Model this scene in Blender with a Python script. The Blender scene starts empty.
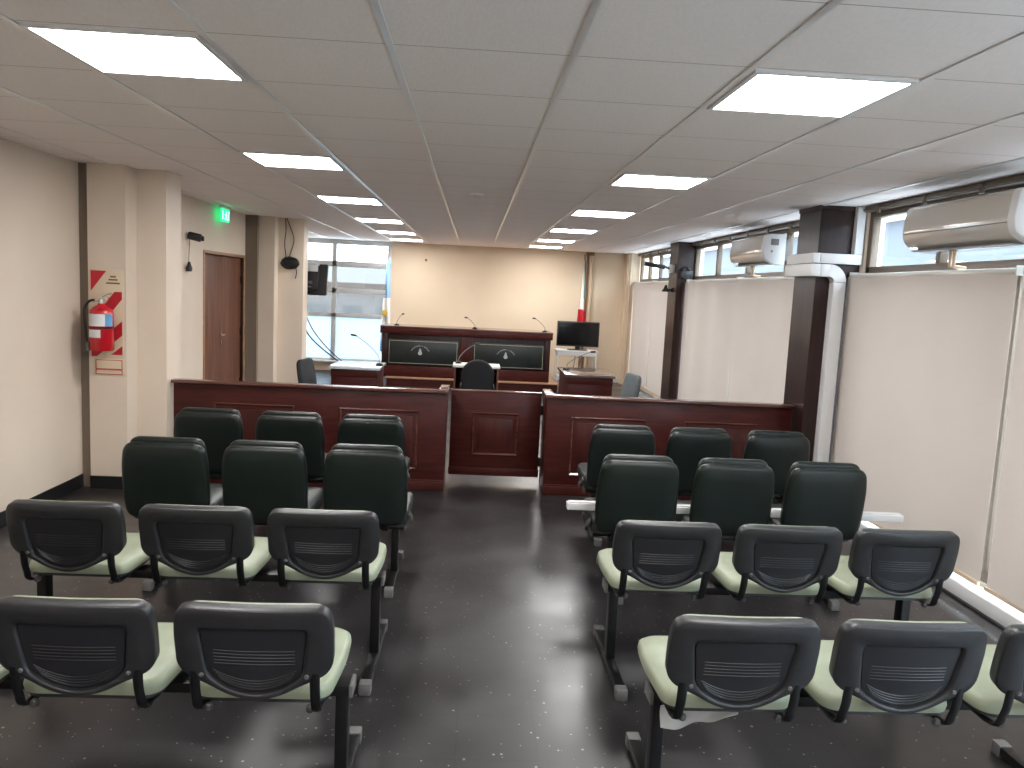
import bpy, bmesh, math, random
from mathutils import Vector, Matrix
random.seed(7)
PI = math.pi
scene = bpy.context.scene
COL = scene.collection

# ------------------------------------------------------------------ materials
def new_mat(name):
    m = bpy.data.materials.new(name); m.use_nodes = True
    nt = m.node_tree
    return m, nt, nt.nodes['Principled BSDF']

def plain(name, col, rough=.5, metal=0., spec=.5, coat=0., sheen=0., emit=None, estr=0.):
    m, nt, b = new_mat(name)
    b.inputs['Base Color'].default_value = (*col, 1)
    b.inputs['Roughness'].default_value = rough
    b.inputs['Metallic'].default_value = metal
    b.inputs['Specular IOR Level'].default_value = spec
    b.inputs['Coat Weight'].default_value = coat
    b.inputs['Coat Roughness'].default_value = .12
    if emit:
        b.inputs['Emission Color'].default_value = (*emit, 1)
        b.inputs['Emission Strength'].default_value = estr
    return m

def noisy(name, c1, c2, scale=8., stretch=(1, 1, 1), rough=.5, bump=0., bscale=None, spec=.5, coat=0., detail=4., lo=.35, hi=.65):
    m, nt, b = new_mat(name)
    N, L = nt.nodes, nt.links
    tc = N.new('ShaderNodeTexCoord'); mp = N.new('ShaderNodeMapping')
    mp.inputs['Scale'].default_value = stretch
    L.new(tc.outputs['Object'], mp.inputs['Vector'])
    n = N.new('ShaderNodeTexNoise'); n.inputs['Scale'].default_value = scale; n.inputs['Detail'].default_value = detail
    L.new(mp.outputs['Vector'], n.inputs['Vector'])
    r = N.new('ShaderNodeValToRGB')
    r.color_ramp.elements[0].position = lo; r.color_ramp.elements[0].color = (*c1, 1)
    r.color_ramp.elements[1].position = hi; r.color_ramp.elements[1].color = (*c2, 1)
    L.new(n.outputs['Fac'], r.inputs['Fac']); L.new(r.outputs['Color'], b.inputs['Base Color'])
    b.inputs['Roughness'].default_value = rough
    b.inputs['Specular IOR Level'].default_value = spec
    b.inputs['Coat Weight'].default_value = coat; b.inputs['Coat Roughness'].default_value = .15
    if bump:
        n2 = N.new('ShaderNodeTexNoise'); n2.inputs['Scale'].default_value = bscale or scale * 4
        L.new(mp.outputs['Vector'], n2.inputs['Vector'])
        bp = N.new('ShaderNodeBump'); bp.inputs['Strength'].default_value = bump; bp.inputs['Distance'].default_value = .004
        L.new(n2.outputs['Fac'], bp.inputs['Height']); L.new(bp.outputs['Normal'], b.inputs['Normal'])
    return m

M = {}
M['wall'] = noisy('beige_wall_paint', (.70, .59, .485), (.74, .63, .515), 1.5, rough=.55, bump=.15, bscale=60)
M['backwall'] = noisy('cream_wall_paint', (.68, .55, .40), (.72, .585, .43), 1.2, rough=.6, bump=.1, bscale=60)
M['recess_shade'] = plain('recess_shade_colour', (.20, .155, .115), .6)  # shade of the narrow recesses beside the pilasters, put into the colour
M['black_base'] = plain('black_baseboard', (.012, .012, .013), .3)
M['tbar'] = plain('ceiling_tee_metal', (.82, .82, .82), .3, metal=.55)
M['mahog'] = noisy('mahogany_veneer', (.030, .0052, .0042), (.070, .012, .0095), 3.2, (1.2, 1.2, 9), rough=.38, spec=.22, coat=.03, detail=6, lo=.3, hi=.72)
M['mahog_v'] = noisy('mahogany_veneer_upright', (.030, .0055, .0045), (.068, .013, .010), 3.2, (7, 7, .8), rough=.36, spec=.24, coat=.05, detail=6, lo=.3, hi=.72)
M['darkwood'] = noisy('dark_column_veneer', (.014, .005, .0045), (.032, .011, .009), 3., (8, 8, .6), rough=.38, spec=.3, coat=.04, detail=5)
M['doorwood'] = noisy('brown_door_veneer', (.115, .045, .028), (.20, .085, .052), 2.4, (7, 7, .5), rough=.5, spec=.3, detail=6)
M['oak'] = noisy('worn_wood_edge', (.30, .16, .09), (.42, .24, .14), 4, (1, 8, 8), rough=.45)
M['capwood'] = noisy('rail_cap_veneer', (.06, .018, .014), (.12, .04, .03), 4, (1, 8, 8), rough=.2, coat=.6)
M['plastic'] = noisy('charcoal_plastic', (.016, .016, .018), (.021, .021, .023), 30, rough=.38, bump=.12, bscale=400)
M['panelplastic'] = plain('charcoal_plastic_panel', (.014, .014, .0165), .33)
M['sage'] = noisy('sage_green_vinyl', (.275, .305, .215), (.31, .34, .245), 12, rough=.42, bump=.1, bscale=250)
M['greenvinyl'] = noisy('black_green_vinyl', (.005, .009, .0075), (.0075, .012, .010), 9, rough=.36, spec=.38, bump=.15, bscale=300)
M['seatvinyl'] = noisy('dark_seat_vinyl', (.018, .022, .020), (.027, .031, .029), 9, rough=.4, bump=.15, bscale=300)
M['blacksteel'] = plain('black_painted_steel', (.006, .006, .0065), .4, spec=.3)
M['greycap'] = plain('grey_plastic_cap', (.13, .125, .12), .45)
M['darkcap'] = plain('dark_grey_cap', (.05, .05, .05), .4)
M['white'] = plain('white_plastic', (.72, .72, .72), .4)
M['offwhite'] = plain('offwhite_plastic', (.66, .64, .60), .35)
M['acfront'] = plain('ac_glossy_front', (.62, .58, .53), .12, coat=.6)
M['bronze'] = plain('bronze_aluminium', (.15, .115, .085), .4, metal=.3)
M['greyalu'] = plain('grey_aluminium', (.55, .57, .57), .4, metal=.2)
M['black'] = plain('black_plastic', (.01, .01, .011), .35)
M['screen'] = plain('tv_screen', (.004, .004, .005), .12)
M['red'] = plain('red_enamel', (.52, .008, .018), .25, coat=.4)
M['redprint'] = plain('red_print', (.50, .012, .025), .5)
M['creamboard'] = plain('cream_board', (.70, .58, .42), .5)
M['label'] = plain('white_label', (.72, .74, .75), .5)
M['bluelabel'] = plain('blue_label', (.12, .36, .62), .5)
M['chrome'] = plain('chrome', (.7, .7, .7), .2, metal=1)
M['slate'] = noisy('black_green_panel', (.007, .010, .0095), (.010, .014, .013), 6, rough=.35)
M['gold'] = plain('pale_gold_line', (.36, .34, .25), .5)
M['emblem'] = plain('silver_print', (.42, .43, .42), .5)
M['navyfabric'] = noisy('black_fabric', (.008, .009, .011), (.012, .013, .015), 60, rough=.8)
M['greyfabric'] = noisy('grey_fabric', (.075, .088, .095), (.11, .125, .135), 60, rough=.85)
M['desktop'] = plain('pale_desktop', (.55, .58, .62), .18, coat=.3)
M['browntop'] = plain('brown_desktop', (.12, .085, .07), .2, coat=.4)
M['flagblue'] = plain('flag_light_blue', (.22, .42, .72), .75)
M['flagwhite'] = plain('flag_white', (.75, .75, .72), .75)
M['flaggold'] = plain('flag_gold', (.62, .38, .06), .7)
M['flagred'] = plain('flag_red', (.55, .02, .03), .75)
M['flaggreen'] = plain('flag_green', (.08, .20, .13), .75)
M['pipe'] = plain('cream_pipe', (.60, .46, .32), .5)
M['rust'] = plain('brown_pipe', (.20, .11, .06), .5)
M['facade'] = noisy('far_facade', (.74, .70, .67), (.82, .79, .77), .3, rough=.8)
M['facade2'] = noisy('far_facade_grey', (.55, .58, .62), (.66, .69, .72), .3, rough=.8)
M['facade3'] = noisy('near_facade', (.06, .068, .08), (.075, .085, .10), .3, rough=.8)
M['roofing'] = plain('far_roof', (.58, .48, .42), .8)
M['asphalt'] = noisy('pale_yard', (.55, .55, .55), (.65, .65, .65), .5, rough=.9)
M['signgreen'] = plain('lit_green_sign', (.02, .5, .2), .4, emit=(.01, .85, .28), estr=.55)
M['signwhite'] = plain('lit_white_sign', (.8, .9, .85), .4, emit=(.45, 1, .7), estr=.6)
M['lamp'] = plain('led_diffuser', (.9, .9, .9), .5, emit=(1.0, .985, .97), estr=11.0)

def ceiling_mat():
    m, nt, b = new_mat('mineral_ceiling_tiles')
    N, L = nt.nodes, nt.links
    tc = N.new('ShaderNodeTexCoord'); sp = N.new('ShaderNodeSeparateXYZ')
    L.new(tc.outputs['Object'], sp.inputs['Vector'])
    def math_(op, a, bv=None):
        n = N.new('ShaderNodeMath'); n.operation = op
        if isinstance(a, (int, float)): n.inputs[0].default_value = a
        else: L.new(a, n.inputs[0])
        if bv is not None:
            if isinstance(bv, (int, float)): n.inputs[1].default_value = bv
            else: L.new(bv, n.inputs[1])
        return n.outputs[0]
    fy = math_('FRACT', math_('DIVIDE', math_('ADD', sp.outputs['Y'], -OY + 61), .61))
    d = math_('ABSOLUTE', math_('SUBTRACT', fy, .5))
    line = math_('GREATER_THAN', d, .5 - .0028 / .61)        # the open joint between two tiles
    nz = N.new('ShaderNodeTexNoise'); nz.inputs['Scale'].default_value = 55
    mp = N.new('ShaderNodeMapping'); mp.inputs['Scale'].default_value = (2.2, .55, 1)
    L.new(tc.outputs['Object'], mp.inputs['Vector']); L.new(mp.outputs['Vector'], nz.inputs['Vector'])
    r = N.new('ShaderNodeValToRGB')
    r.color_ramp.elements[0].position = .3; r.color_ramp.elements[0].color = (.875, .805, .78, 1)
    r.color_ramp.elements[1].position = .7; r.color_ramp.elements[1].color = (.92, .855, .83, 1)
    L.new(nz.outputs['Fac'], r.inputs['Fac'])
    mx = N.new('ShaderNodeMixRGB'); mx.inputs['Color2'].default_value = (.42, .385, .37, 1)
    L.new(line, mx.inputs['Fac']); L.new(r.outputs['Color'], mx.inputs['Color1'])
    L.new(mx.outputs['Color'], b.inputs['Base Color'])
    b.inputs['Roughness'].default_value = .8
    bp = N.new('ShaderNodeBump'); bp.inputs['Strength'].default_value = .25; bp.inputs['Distance'].default_value = .003
    L.new(nz.outputs['Fac'], bp.inputs['Height']); L.new(bp.outputs['Normal'], b.inputs['Normal'])
    return m

def floor_mat():
    m, nt, b = new_mat('polished_black_floor')
    N, L = nt.nodes, nt.links
    tc = N.new('ShaderNodeTexCoord')
    def noise(s, d=3.):
        n = N.new('ShaderNodeTexNoise'); n.inputs['Scale'].default_value = s; n.inputs['Detail'].default_value = d
        L.new(tc.outputs['Object'], n.inputs['Vector']); return n
    def ramp(src, a, ca, bb, cb):
        r = N.new('ShaderNodeValToRGB')
        r.color_ramp.elements[0].position = a; r.color_ramp.elements[0].color = ca
        r.color_ramp.elements[1].position = bb; r.color_ramp.elements[1].color = cb
        L.new(src, r.inputs['Fac']); return r
    base = ramp(noise(1.3, 1.5).outputs['Fac'], .3, (.013, .0115, .0125, 1), .75, (.027, .0245, .0265, 1))
    v = N.new('ShaderNodeTexVoronoi'); v.inputs['Scale'].default_value = 27
    L.new(tc.outputs['Object'], v.inputs['Vector'])
    sz = N.new('ShaderNodeMath'); sz.operation = 'MULTIPLY'; sz.inputs[1].default_value = .17
    L.new(v.outputs['Color'], sz.inputs[0])
    th = N.new('ShaderNodeMath'); th.operation = 'LESS_THAN'
    L.new(v.outputs['Distance'], th.inputs[0]); L.new(sz.outputs[0], th.inputs[1])
    mx = N.new('ShaderNodeMixRGB'); mx.inputs['Color2'].default_value = (.26, .25, .24, 1)
    L.new(th.outputs[0], mx.inputs['Fac']); L.new(base.outputs['Color'], mx.inputs['Color1'])
    bk = N.new('ShaderNodeTexBrick'); bk.offset = 0; bk.inputs['Scale'].default_value = 1
    bk.inputs['Brick Width'].default_value = .3; bk.inputs['Row Height'].default_value = .3; bk.inputs['Mortar Size'].default_value = .0012
    bk.inputs['Color1'].default_value = bk.inputs['Color2'].default_value = (0, 0, 0, 1); bk.inputs['Mortar'].default_value = (1, 1, 1, 1)
    L.new(tc.outputs['Object'], bk.inputs['Vector'])
    mx3 = N.new('ShaderNodeMixRGB'); mx3.inputs['Color2'].default_value = (.004, .004, .004, 1)
    L.new(bk.outputs['Color'], mx3.inputs['Fac']); L.new(mx.outputs['Color'], mx3.inputs['Color1'])
    L.new(mx3.outputs['Color'], b.inputs['Base Color'])
    rr = ramp(noise(2.6, 3).outputs['Fac'], .3, (.28, .28, .28, 1), .7, (.45, .45, .45, 1))
    L.new(rr.outputs['Color'], b.inputs['Roughness'])
    b.inputs['Coat Weight'].default_value = .13; b.inputs['Coat Roughness'].default_value = .15
    b.inputs['Specular IOR Level'].default_value = .6
    return m

def fabric_mat(name, col, trans):
    m = bpy.data.materials.new(name); m.use_nodes = True
    nt = m.node_tree; N, L = nt.nodes, nt.links
    N.remove(N['Principled BSDF']); out = N['Material Output']
    tc = N.new('ShaderNodeTexCoord'); n = N.new('ShaderNodeTexNoise'); n.inputs['Scale'].default_value = 2
    L.new(tc.outputs['Object'], n.inputs['Vector'])
    r = N.new('ShaderNodeValToRGB')
    r.color_ramp.elements[0].color = (*[c * .95 for c in col], 1); r.color_ramp.elements[1].color = (*col, 1)
    L.new(n.outputs['Fac'], r.inputs['Fac'])
    d = N.new('ShaderNodeBsdfDiffuse'); t = N.new('ShaderNodeBsdfTranslucent'); mx = N.new('ShaderNodeMixShader')
    L.new(r.outputs['Color'], d.inputs['Color']); L.new(r.outputs['Color'], t.inputs['Color'])
    mx.inputs['Fac'].default_value = trans
    L.new(d.outputs[0], mx.inputs[1]); L.new(t.outputs[0], mx.inputs[2]); L.new(mx.outputs[0], out.inputs['Surface'])
    return m

def glass_mat(name, tint, gloss=.06, frost=0., fcol=(.86, .92, .95)):
    m = bpy.data.materials.new(name); m.use_nodes = True
    nt = m.node_tree; N, L = nt.nodes, nt.links
    N.remove(N['Principled BSDF']); out = N['Material Output']
    t = N.new('ShaderNodeBsdfTransparent'); t.inputs['Color'].default_value = (*tint, 1)
    g = N.new('ShaderNodeBsdfGlossy'); g.inputs['Roughness'].default_value = .02
    a = t
    if frost:
        f = N.new('ShaderNodeBsdfTranslucent'); f.inputs['Color'].default_value = (*fcol, 1)
        mf = N.new('ShaderNodeMixShader'); mf.inputs['Fac'].default_value = frost
        L.new(t.outputs[0], mf.inputs[1]); L.new(f.outputs[0], mf.inputs[2]); a = mf
    mx = N.new('ShaderNodeMixShader'); mx.inputs['Fac'].default_value = gloss
    L.new(a.outputs[0], mx.inputs[1]); L.new(g.outputs[0], mx.inputs[2]); L.new(mx.outputs[0], out.inputs['Surface'])
    return m
M['glass'] = glass_mat('clear_glass', (.94, .97, .98))
M['frost'] = glass_mat('frosted_glass', (.9, .95, .97), .04, 1.0, (.36, .41, .44))
M['sky_dim'] = glass_mat('sky_dimming_glass', (.29, .295, .295), .05)  # invented grey tint, added to dim the overbright sky behind these panes
M['film'] = fabric_mat('cloudy_plastic_film', (.55, .53, .50), .4)
M['blind'] = fabric_mat('cream_blind_fabric', (.70, .635, .585), .27)

# ------------------------------------------------------------------ mesh helpers
def BM(): return bmesh.new()

def box(bm, x0, x1, y0, y1, z0, z1, bev=0., seg=2, mat=None):
    vs = [bm.verts.new(p) for p in ((x0, y0, z0), (x1, y0, z0), (x1, y1, z0), (x0, y1, z0), (x0, y0, z1), (x1, y0, z1), (x1, y1, z1), (x0, y1, z1))]
    fs = [bm.faces.new([vs[i] for i in q]) for q in ((3, 2, 1, 0), (4, 5, 6, 7), (0, 1, 5, 4), (1, 2, 6, 5), (2, 3, 7, 6), (3, 0, 4, 7))]
    out = vs
    if bev > 0:
        es = list({e for f in fs for e in f.edges})
        r = bmesh.ops.bevel(bm, geom=es, offset=bev, segments=seg, profile=.5, affect='EDGES')
        out = list({v for f in r['faces'] for v in f.verts} | {v for v in vs if v.is_valid})
    if mat is not None:
        for v in out: v.co = mat @ v.co
    return out

def loft(bm, rings, close_start=True, close_end=True, cyclic=True):
    R = [[bm.verts.new(p) for p in ring] for ring in rings]
    n = len(R[0])
    for a, b in zip(R, R[1:]):
        for i in range(n if cyclic else n - 1):
            j = (i + 1) % n
            bm.faces.new((a[i], a[j], b[j], b[i]))
    if cyclic and close_start: bm.faces.new(list(reversed(R[0])))
    if cyclic and close_end: bm.faces.new(R[-1])
    return [v for r in R for v in r]

def tube(bm, pts, r, n=8, rx=None):
    """round (or flattened: rx) bar along a path"""
    pts = [Vector(p) for p in pts]; rings = []
    up = Vector((0, 0, 1))
    prev = None
    for i, p in enumerate(pts):
        t = (pts[min(i + 1, len(pts) - 1)] - pts[max(i - 1, 0)]).normalized()
        if prev is None:
            a = up.cross(t)
            if a.length < 1e-3: a = Vector((1, 0, 0)).cross(t)
        else:
            a = prev - t * prev.dot(t)
        a.normalize(); b = t.cross(a); prev = a
        ra = r[i] if isinstance(r, (list, tuple)) else r
        rb = rx if rx else ra
        rings.append([p + a * math.cos(2 * PI * k / n) * rb + b * math.sin(2 * PI * k / n) * ra for k in range(n)])
    return loft(bm, rings)

def lathe(bm, prof, c=(0, 0, 0), n=24, axis='z', mat=None):
    rings = []
    for r, h in prof:
        ring = []
        for k in range(n):
            a = 2 * PI * k / n
            p = Vector((r * math.cos(a), r * math.sin(a), h))
            if axis == 'y': p = Vector((p.x, h, p.y))
            if axis == 'x': p = Vector((h, p.x, p.y))
            p = p + Vector(c)
            if mat is not None: p = mat @ p
            ring.append(p)
        rings.append(ring)
    return loft(bm, rings)

def smooth_path(pts, k=6):
    pts = [Vector(p) for p in pts]; out = []
    for i in range(len(pts) - 1):
        p0 = pts[max(i - 1, 0)]; p1 = pts[i]; p2 = pts[i + 1]; p3 = pts[min(i + 2, len(pts) - 1)]
        for s in range(k):
            t = s / k
            out.append(.5 * ((2 * p1) + (p2 - p0) * t + (2 * p0 - 5 * p1 + 4 * p2 - p3) * t * t + (3 * p1 - p0 - 3 * p2 + p3) * t ** 3))
    out.append(pts[-1]); return out

def rrect(w, h, r, n=5, cx=0., cy=0.):
    """rounded rectangle outline; r = one radius or four (bl, br, tr, tl)"""
    rr = r if isinstance(r, (list, tuple)) else (r,) * 4
    out = []
    for (sx, sy, a0), q in zip(((-1, -1, PI), (1, -1, 1.5 * PI), (1, 1, 0), (-1, 1, .5 * PI)), rr):
        for k in range(n + 1):
            a = a0 + k / n * PI / 2
            out.append((cx + sx * (w / 2 - q) + q * math.cos(a), cy + sy * (h / 2 - q) + q * math.sin(a)))
    return out

def obj(name, bm, mat, parent=None, smooth=40, loc=None):
    bmesh.ops.recalc_face_normals(bm, faces=bm.faces[:])
    me = bpy.data.meshes.new(name); bm.to_mesh(me); bm.free()
    if smooth:
        me.shade_smooth(); me.set_sharp_from_angle(angle=math.radians(smooth))
    mats = mat if isinstance(mat, list) else [mat]
    for m in mats: me.materials.append(M[m] if isinstance(m, str) else m)
    o = bpy.data.objects.new(name, me); COL.objects.link(o)
    if parent is not None: o.parent = parent
    if loc: o.location = loc
    return o

def thing(name, label, cat, loc=(0, 0, 0), rotz=0, group=None):
    o = bpy.data.objects.new(name, None); COL.objects.link(o)
    o.empty_display_size = .1
    o.location = loc; o.rotation_euler = (0, 0, rotz)
    o['label'] = label; o['category'] = cat
    if group: o['group'] = group
    return o

def tag(o, label, cat, group=None, kind=None):
    o['label'] = label; o['category'] = cat
    if group: o['group'] = group
    if kind: o['kind'] = kind
    return o

def struct(name, bm, mat, parent=None, smooth=0):
    o = obj(name, bm, mat, parent, smooth)
    if parent is None: o['kind'] = 'structure'
    return o

def struct_root(name):
    o = bpy.data.objects.new(name, None); COL.objects.link(o); o['kind'] = 'structure'; return o

def copy_tree(o, parent=None):
    c = o.copy(); COL.objects.link(c)
    if parent is not None: c.parent = parent
    for ch in list(o.children): copy_tree(ch, c)
    return c

# ------------------------------------------------------------------ dimensions (metres; camera above x=0, y=0)
HC = 2.4765                     # ceiling
OX, OY = -.926, 2.766           # ceiling lattice origin
XL, XR = -2.95, 3.10            # left wall, window plane
YB, YN = 15.3, -3.0             # far wall, wall behind the camera
CAMH = 1.69

# ------------------------------------------------------------------ camera
cam = bpy.data.cameras.new('camera'); co = bpy.data.objects.new('camera', cam); COL.objects.link(co)
cam.sensor_width = 36; cam.lens = 797.0 / 1024 * 36; cam.clip_start = .05; cam.clip_end = 300
yaw, pitch, roll = .0515041896, .117428495, .0485604353
cy, sy, cp, sp_ = math.cos(yaw), math.sin(yaw), math.cos(pitch), math.sin(pitch)
fw = Vector((sy * cp, cy * cp, -sp_)); rt = Vector((cy, -sy, 0)); up = rt.cross(fw)
r2 = rt * math.cos(roll) + up * math.sin(roll); u2 = -rt * math.sin(roll) + up * math.cos(roll)
co.matrix_world = Matrix(((r2.x, u2.x, -fw.x, 0), (r2.y, u2.y, -fw.y, 0), (r2.z, u2.z, -fw.z, CAMH), (0, 0, 0, 1)))
scene.camera = co
scene.view_settings.view_transform = 'Standard'; scene.view_settings.look = 'None'
scene.view_settings.gamma = 1; scene.view_settings.use_curve_mapping = False
scene.view_settings.exposure = 1.78

# ------------------------------------------------------------------ world: bright overcast noon
w = bpy.data.worlds.new('world'); scene.world = w; w.use_nodes = True
wn, wl = w.node_tree.nodes, w.node_tree.links
bg = wn['Background']
bg.inputs['Color'].default_value = (.80, .90, 1.0, 1); bg.inputs['Strength'].default_value = 4.0

# ------------------------------------------------------------------ room shell
b = BM(); box(b, -3.5, 3.4, YN - .1, YB + .1, -.1, 0); struct('floor', b, floor_mat())
b = BM(); box(b, -3.5, 3.4, YN - .1, YB + .1, HC, HC + .1); struct('ceiling', b, ceiling_mat())
b = BM()                                         # exposed tees along the room
i = -4
while OX + i * .61 < XR - .1:
    x = OX + i * .61
    if x > XL + .05: box(b, x - .012, x + .012, YN, YB, HC - .006, HC)
    i += 1
struct('trim_1', b, 'tbar')
# left wall with the door opening (y 8.90..10.38, z 0..1.925)
DY0, DY1, DZ = 8.90, 10.38, 1.925
b = BM()
box(b, XL - .18, -3.0, YN, 6.3, 0, HC); box(b, XL - .18, XL, 6.3, DY0, 0, HC); box(b, XL - .18, XL, DY1, 10.9, 0, HC); box(b, XL - .18, XL, DY0, DY1, DZ, HC)
box(b, -3.45, -3.30, 10.9, YB, 0, HC); box(b, -3.45, XL - .18, 10.8, 10.9, 0, HC)
struct('wall_left', b, 'wall')
b = BM(); box(b, -3.02, -2.994, YN, 6.26, 0, .105); box(b, XL - .02, XL + .006, 6.78, DY0 - .04, 0, .105); struct('baseboard_left', b, 'black_base')
# near wall behind the camera
b = BM(); box(b, XL - .18, XR + .3, YN - .1, YN, 0, HC); struct('wall_near', b, 'wall')
# far wall: solid from -1.6 to the right corner, glazed bay on the left
b = BM(); box(b, -1.60, XR + .3, YB, YB + .1, 0, HC); box(b, -3.45, -1.6, YB, YB + .1, 0, .17); struct('wall_far', b, 'backwall')
b = BM(); box(b, -1.60, 2.84, YB - .012, YB, 0, .09); struct('baseboard_far', b, 'offwhite')
b = BM(); box(b, 2.84, 3.08, 15.05, YB, 0, HC); struct('pillar_corner', b, 'backwall')

# stepped pilasters on the left wall
def pilaster(name, y0):
    bb = BM()
    box(bb, -2.925, -2.645, y0, y0 + .24, 0, HC)
    box(bb, XL, -2.42, y0 + .2, y0 + .52, 0, HC)
    o = struct(name, bb, 'wall'); return o
pilaster('pillar_1', 6.22)
b = BM(); box(b, -2.925, -2.639, 6.208, 6.42, 0, .10); box(b, -2.64, -2.414, 6.408, 6.745, 0, .10); struct('trim_2', b, 'black_base')
b = BM(); box(b, XL, -2.60, 10.53, 10.76, 0, HC); box(b, XL, -2.27, 10.72, 11.0, 0, HC); struct('pillar_2', b, 'wall')
b = BM(); box(b, XL, -2.80, 10.45, 10.53, 0, HC); box(b, -3.0, -2.925, 6.25, 6.30, 0, HC); struct('shade_strip', b, 'recess_shade')  # dark strips that paint in the shaded gap left of each pilaster

# double door
dr = struct_root('door_1')
b = BM()
box(b, XL - .18, XL + .012, DY0 - .035, DY0, 0, DZ + .035, .003); box(b, XL - .18, XL + .012, DY1, DY1 + .035, 0, DZ + .035, .003)
box(b, XL - .18, XL + .012, DY0, DY1, DZ, DZ + .035, .003)
obj('door_frame', b, 'oak', dr)
ym = 9.635
for s, (a0, a1) in enumerate(((DY0 + .004, ym - .002), (ym + .002, DY1 - .004))):
    b = BM(); box(b, XL - .075, XL - .035, a0, a1, .008, DZ - .004, .003); leaf = obj('door_leaf', b, 'doorwood', dr)
    b = BM()
    for hz in (.35, 1.0, 1.65):
        hy = a0 + .003 if s == 0 else a1 - .003
        box(b, XL - .037, XL - .026, hy - .012, hy + .012, hz - .05, hz + .05, .002)
    obj('hinge', b, 'blacksteel', leaf)
b = BM()
lathe(b, [(.024, 0), (.024, .008), (.010, .012), (.010, .045)], (XL - .035, ym - .05, 1.0), 16, 'x')
tube(b, [(XL + .008, ym - .05, 1.0), (XL + .008, ym - .10, 1.0), (XL + .004, ym - .17, .998)], .010)
lathe(b, [(.022, 0), (.022, .010), (.012, .012)], (XL - .035, ym - .05, .90), 16, 'x')
obj('door_handle', b, 'chrome', dr)

# ------------------------------------------------------------------ windows on the right
YC1a, YC1b = 6.33, 6.76        # near mahogany column
YC2a, YC2b = 11.30, 11.78
def window_bay(n, y0, y1, mull, hi_mull):
    root = struct_root('window_%d' % n)
    bb = BM()
    X0, X1 = XR - .01, XR + .05
    def rail(z0, z1, a=X0, c=X1): box(bb, a, c, y0, y1, z0, z1, .003)
    rail(0.10, .16); rail(1.945, 2.005); rail(2.385, 2.43); rail(2.43, HC, X0 - .05, X1)
    for my in mull: box(bb, X0, X1, my - .03, my + .03, .16, 1.945, .003)
    for my in hi_mull: box(bb, X0, X1, my - .025, my + .025, 2.005, 2.385, .003)
    for my in (y0 + .03, y1 - .03): box(bb, X0, X1, my - .03, my + .03, .16, 2.385, .003)
    obj('window_frame', bb, 'bronze', root)
    bb = BM(); box(bb, XR + .018, XR + .024, y0, y1, .16, 2.385); obj('glass_pane', bb, 'glass', root)
    bb = BM()
    box(bb, X0 - .062, X0 - .05, y0, y1, 2.438, 2.452)
    yy = y0 + .35
    while yy < y1 - .1:
        box(bb, X0 - .068, X0 - .05, yy - .02, yy + .02, 2.405, 2.47, .003); yy += .62
    obj('curtain_rail', bb, 'bronze', root)
    return root
window_bay(1, YN, 6.27, [-1.8, .1, 2.0, 4.46], [-2.3, -1.4, -.5, .4, 1.3, 2.2, 3.1, 4.40, 5.28])
window_bay(2, YC1b, YC2a, [8.2, 9.3, 10.3], [7.95, 9.1, 10.25])
window_bay(3, YC2b, 15.05, [12.9, 14.0], [12.6, 13.5, 14.3])
b = BM(); box(b, XR - .02, XR + .12, YN, YB, 0, .10); box(b, XR + .05, XR + .12, 6.27, YC1b, 0, HC); box(b, XR + .05, XR + .12, YC2a, YC2b, 0, HC)
box(b, XR - .03, XR + .05, 6.27, 6.33, 0, HC)
struct('wall_right', b, 'wall')
b = BM(); box(b, 2.72, XR + .05, YC1a, YC1b, 0, HC - .03, .004); box(b, 2.712, XR + .05, YC1a - .008, YC1b, HC - .03, HC)
struct('pillar_3', b, 'darkwood')
b = BM(); box(b, 2.85, XR + .05, YC2a, YC2b, 0, HC - .03, .004); box(b, 2.842, XR + .05, YC2a - .008, YC2b, HC - .03, HC)
struct('pillar_4', b, 'darkwood')

# roller blinds
def blind(y0, y1, label, x=2.985, z1=1.95, z0=.115, waves=0):
    t = thing('roller_blind', label, 'blind', (x, (y0 + y1) / 2, z0), 0, 'cream blinds along the window wall')
    hw = (y1 - y0) / 2; H = z1 - z0
    bb = BM(); n = 48
    rows = []
    for j in range(9):
        zz = .02 + (H - .05) * j / 8
        rows.append([(.014 * math.sin(k / n * 2 * PI * waves + .6) + .004 * math.sin(k / n * 9 + j * .15), -hw + 2 * hw * k / n, zz) for k in range(n + 1)])
    a = [[bb.verts.new(p) for p in r] for r in rows]
    c = [[bb.verts.new((p[0] + .0015, p[1], p[2])) for p in r] for r in rows]
    for S in (a, c):
        for r0, r1 in zip(S, S[1:]):
            for k in range(n): bb.faces.new((r0[k], r0[k + 1], r1[k + 1], r1[k]))
    obj('fabric', bb, 'blind', t, 80)
    bb = BM(); lathe(bb, [(.0, -hw), (.018, -hw), (.018, hw), (0, hw)], (.02, 0, H - .02), 14, 'y'); obj('roller_tube', bb, 'offwhite', t)
    bb = BM(); box(bb, -.008, .010, -hw, hw, 0, .024, .004); obj('bottom_rail', bb, 'pipe', t)
    for s in (-1, 1):
        bb = BM(); box(bb, .0, .085, s * hw - .004, s * hw + .004, H - .045, H + .01, .002); obj('bracket', bb, 'offwhite', t)
    return t
blind(13.45, 15.035, 'cream roller blind in the far right corner beside the cream wall', waves=1)
blind(11.85, 13.42, 'cream roller blind just beyond the far dark column', waves=1)
blind(9.09, 11.27, 'cream roller blind next to the near face of the far dark column', waves=2.5)
blind(6.80, 9.075, 'cream roller blind behind the near dark column, under the smaller air conditioner', waves=3)
blind(4.325, 6.305, 'wide cream roller blind right of the white elbow duct', waves=2.5)
blind(2.2, 4.265, 'cream roller blind cut by the right edge of the photo', waves=2)

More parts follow.
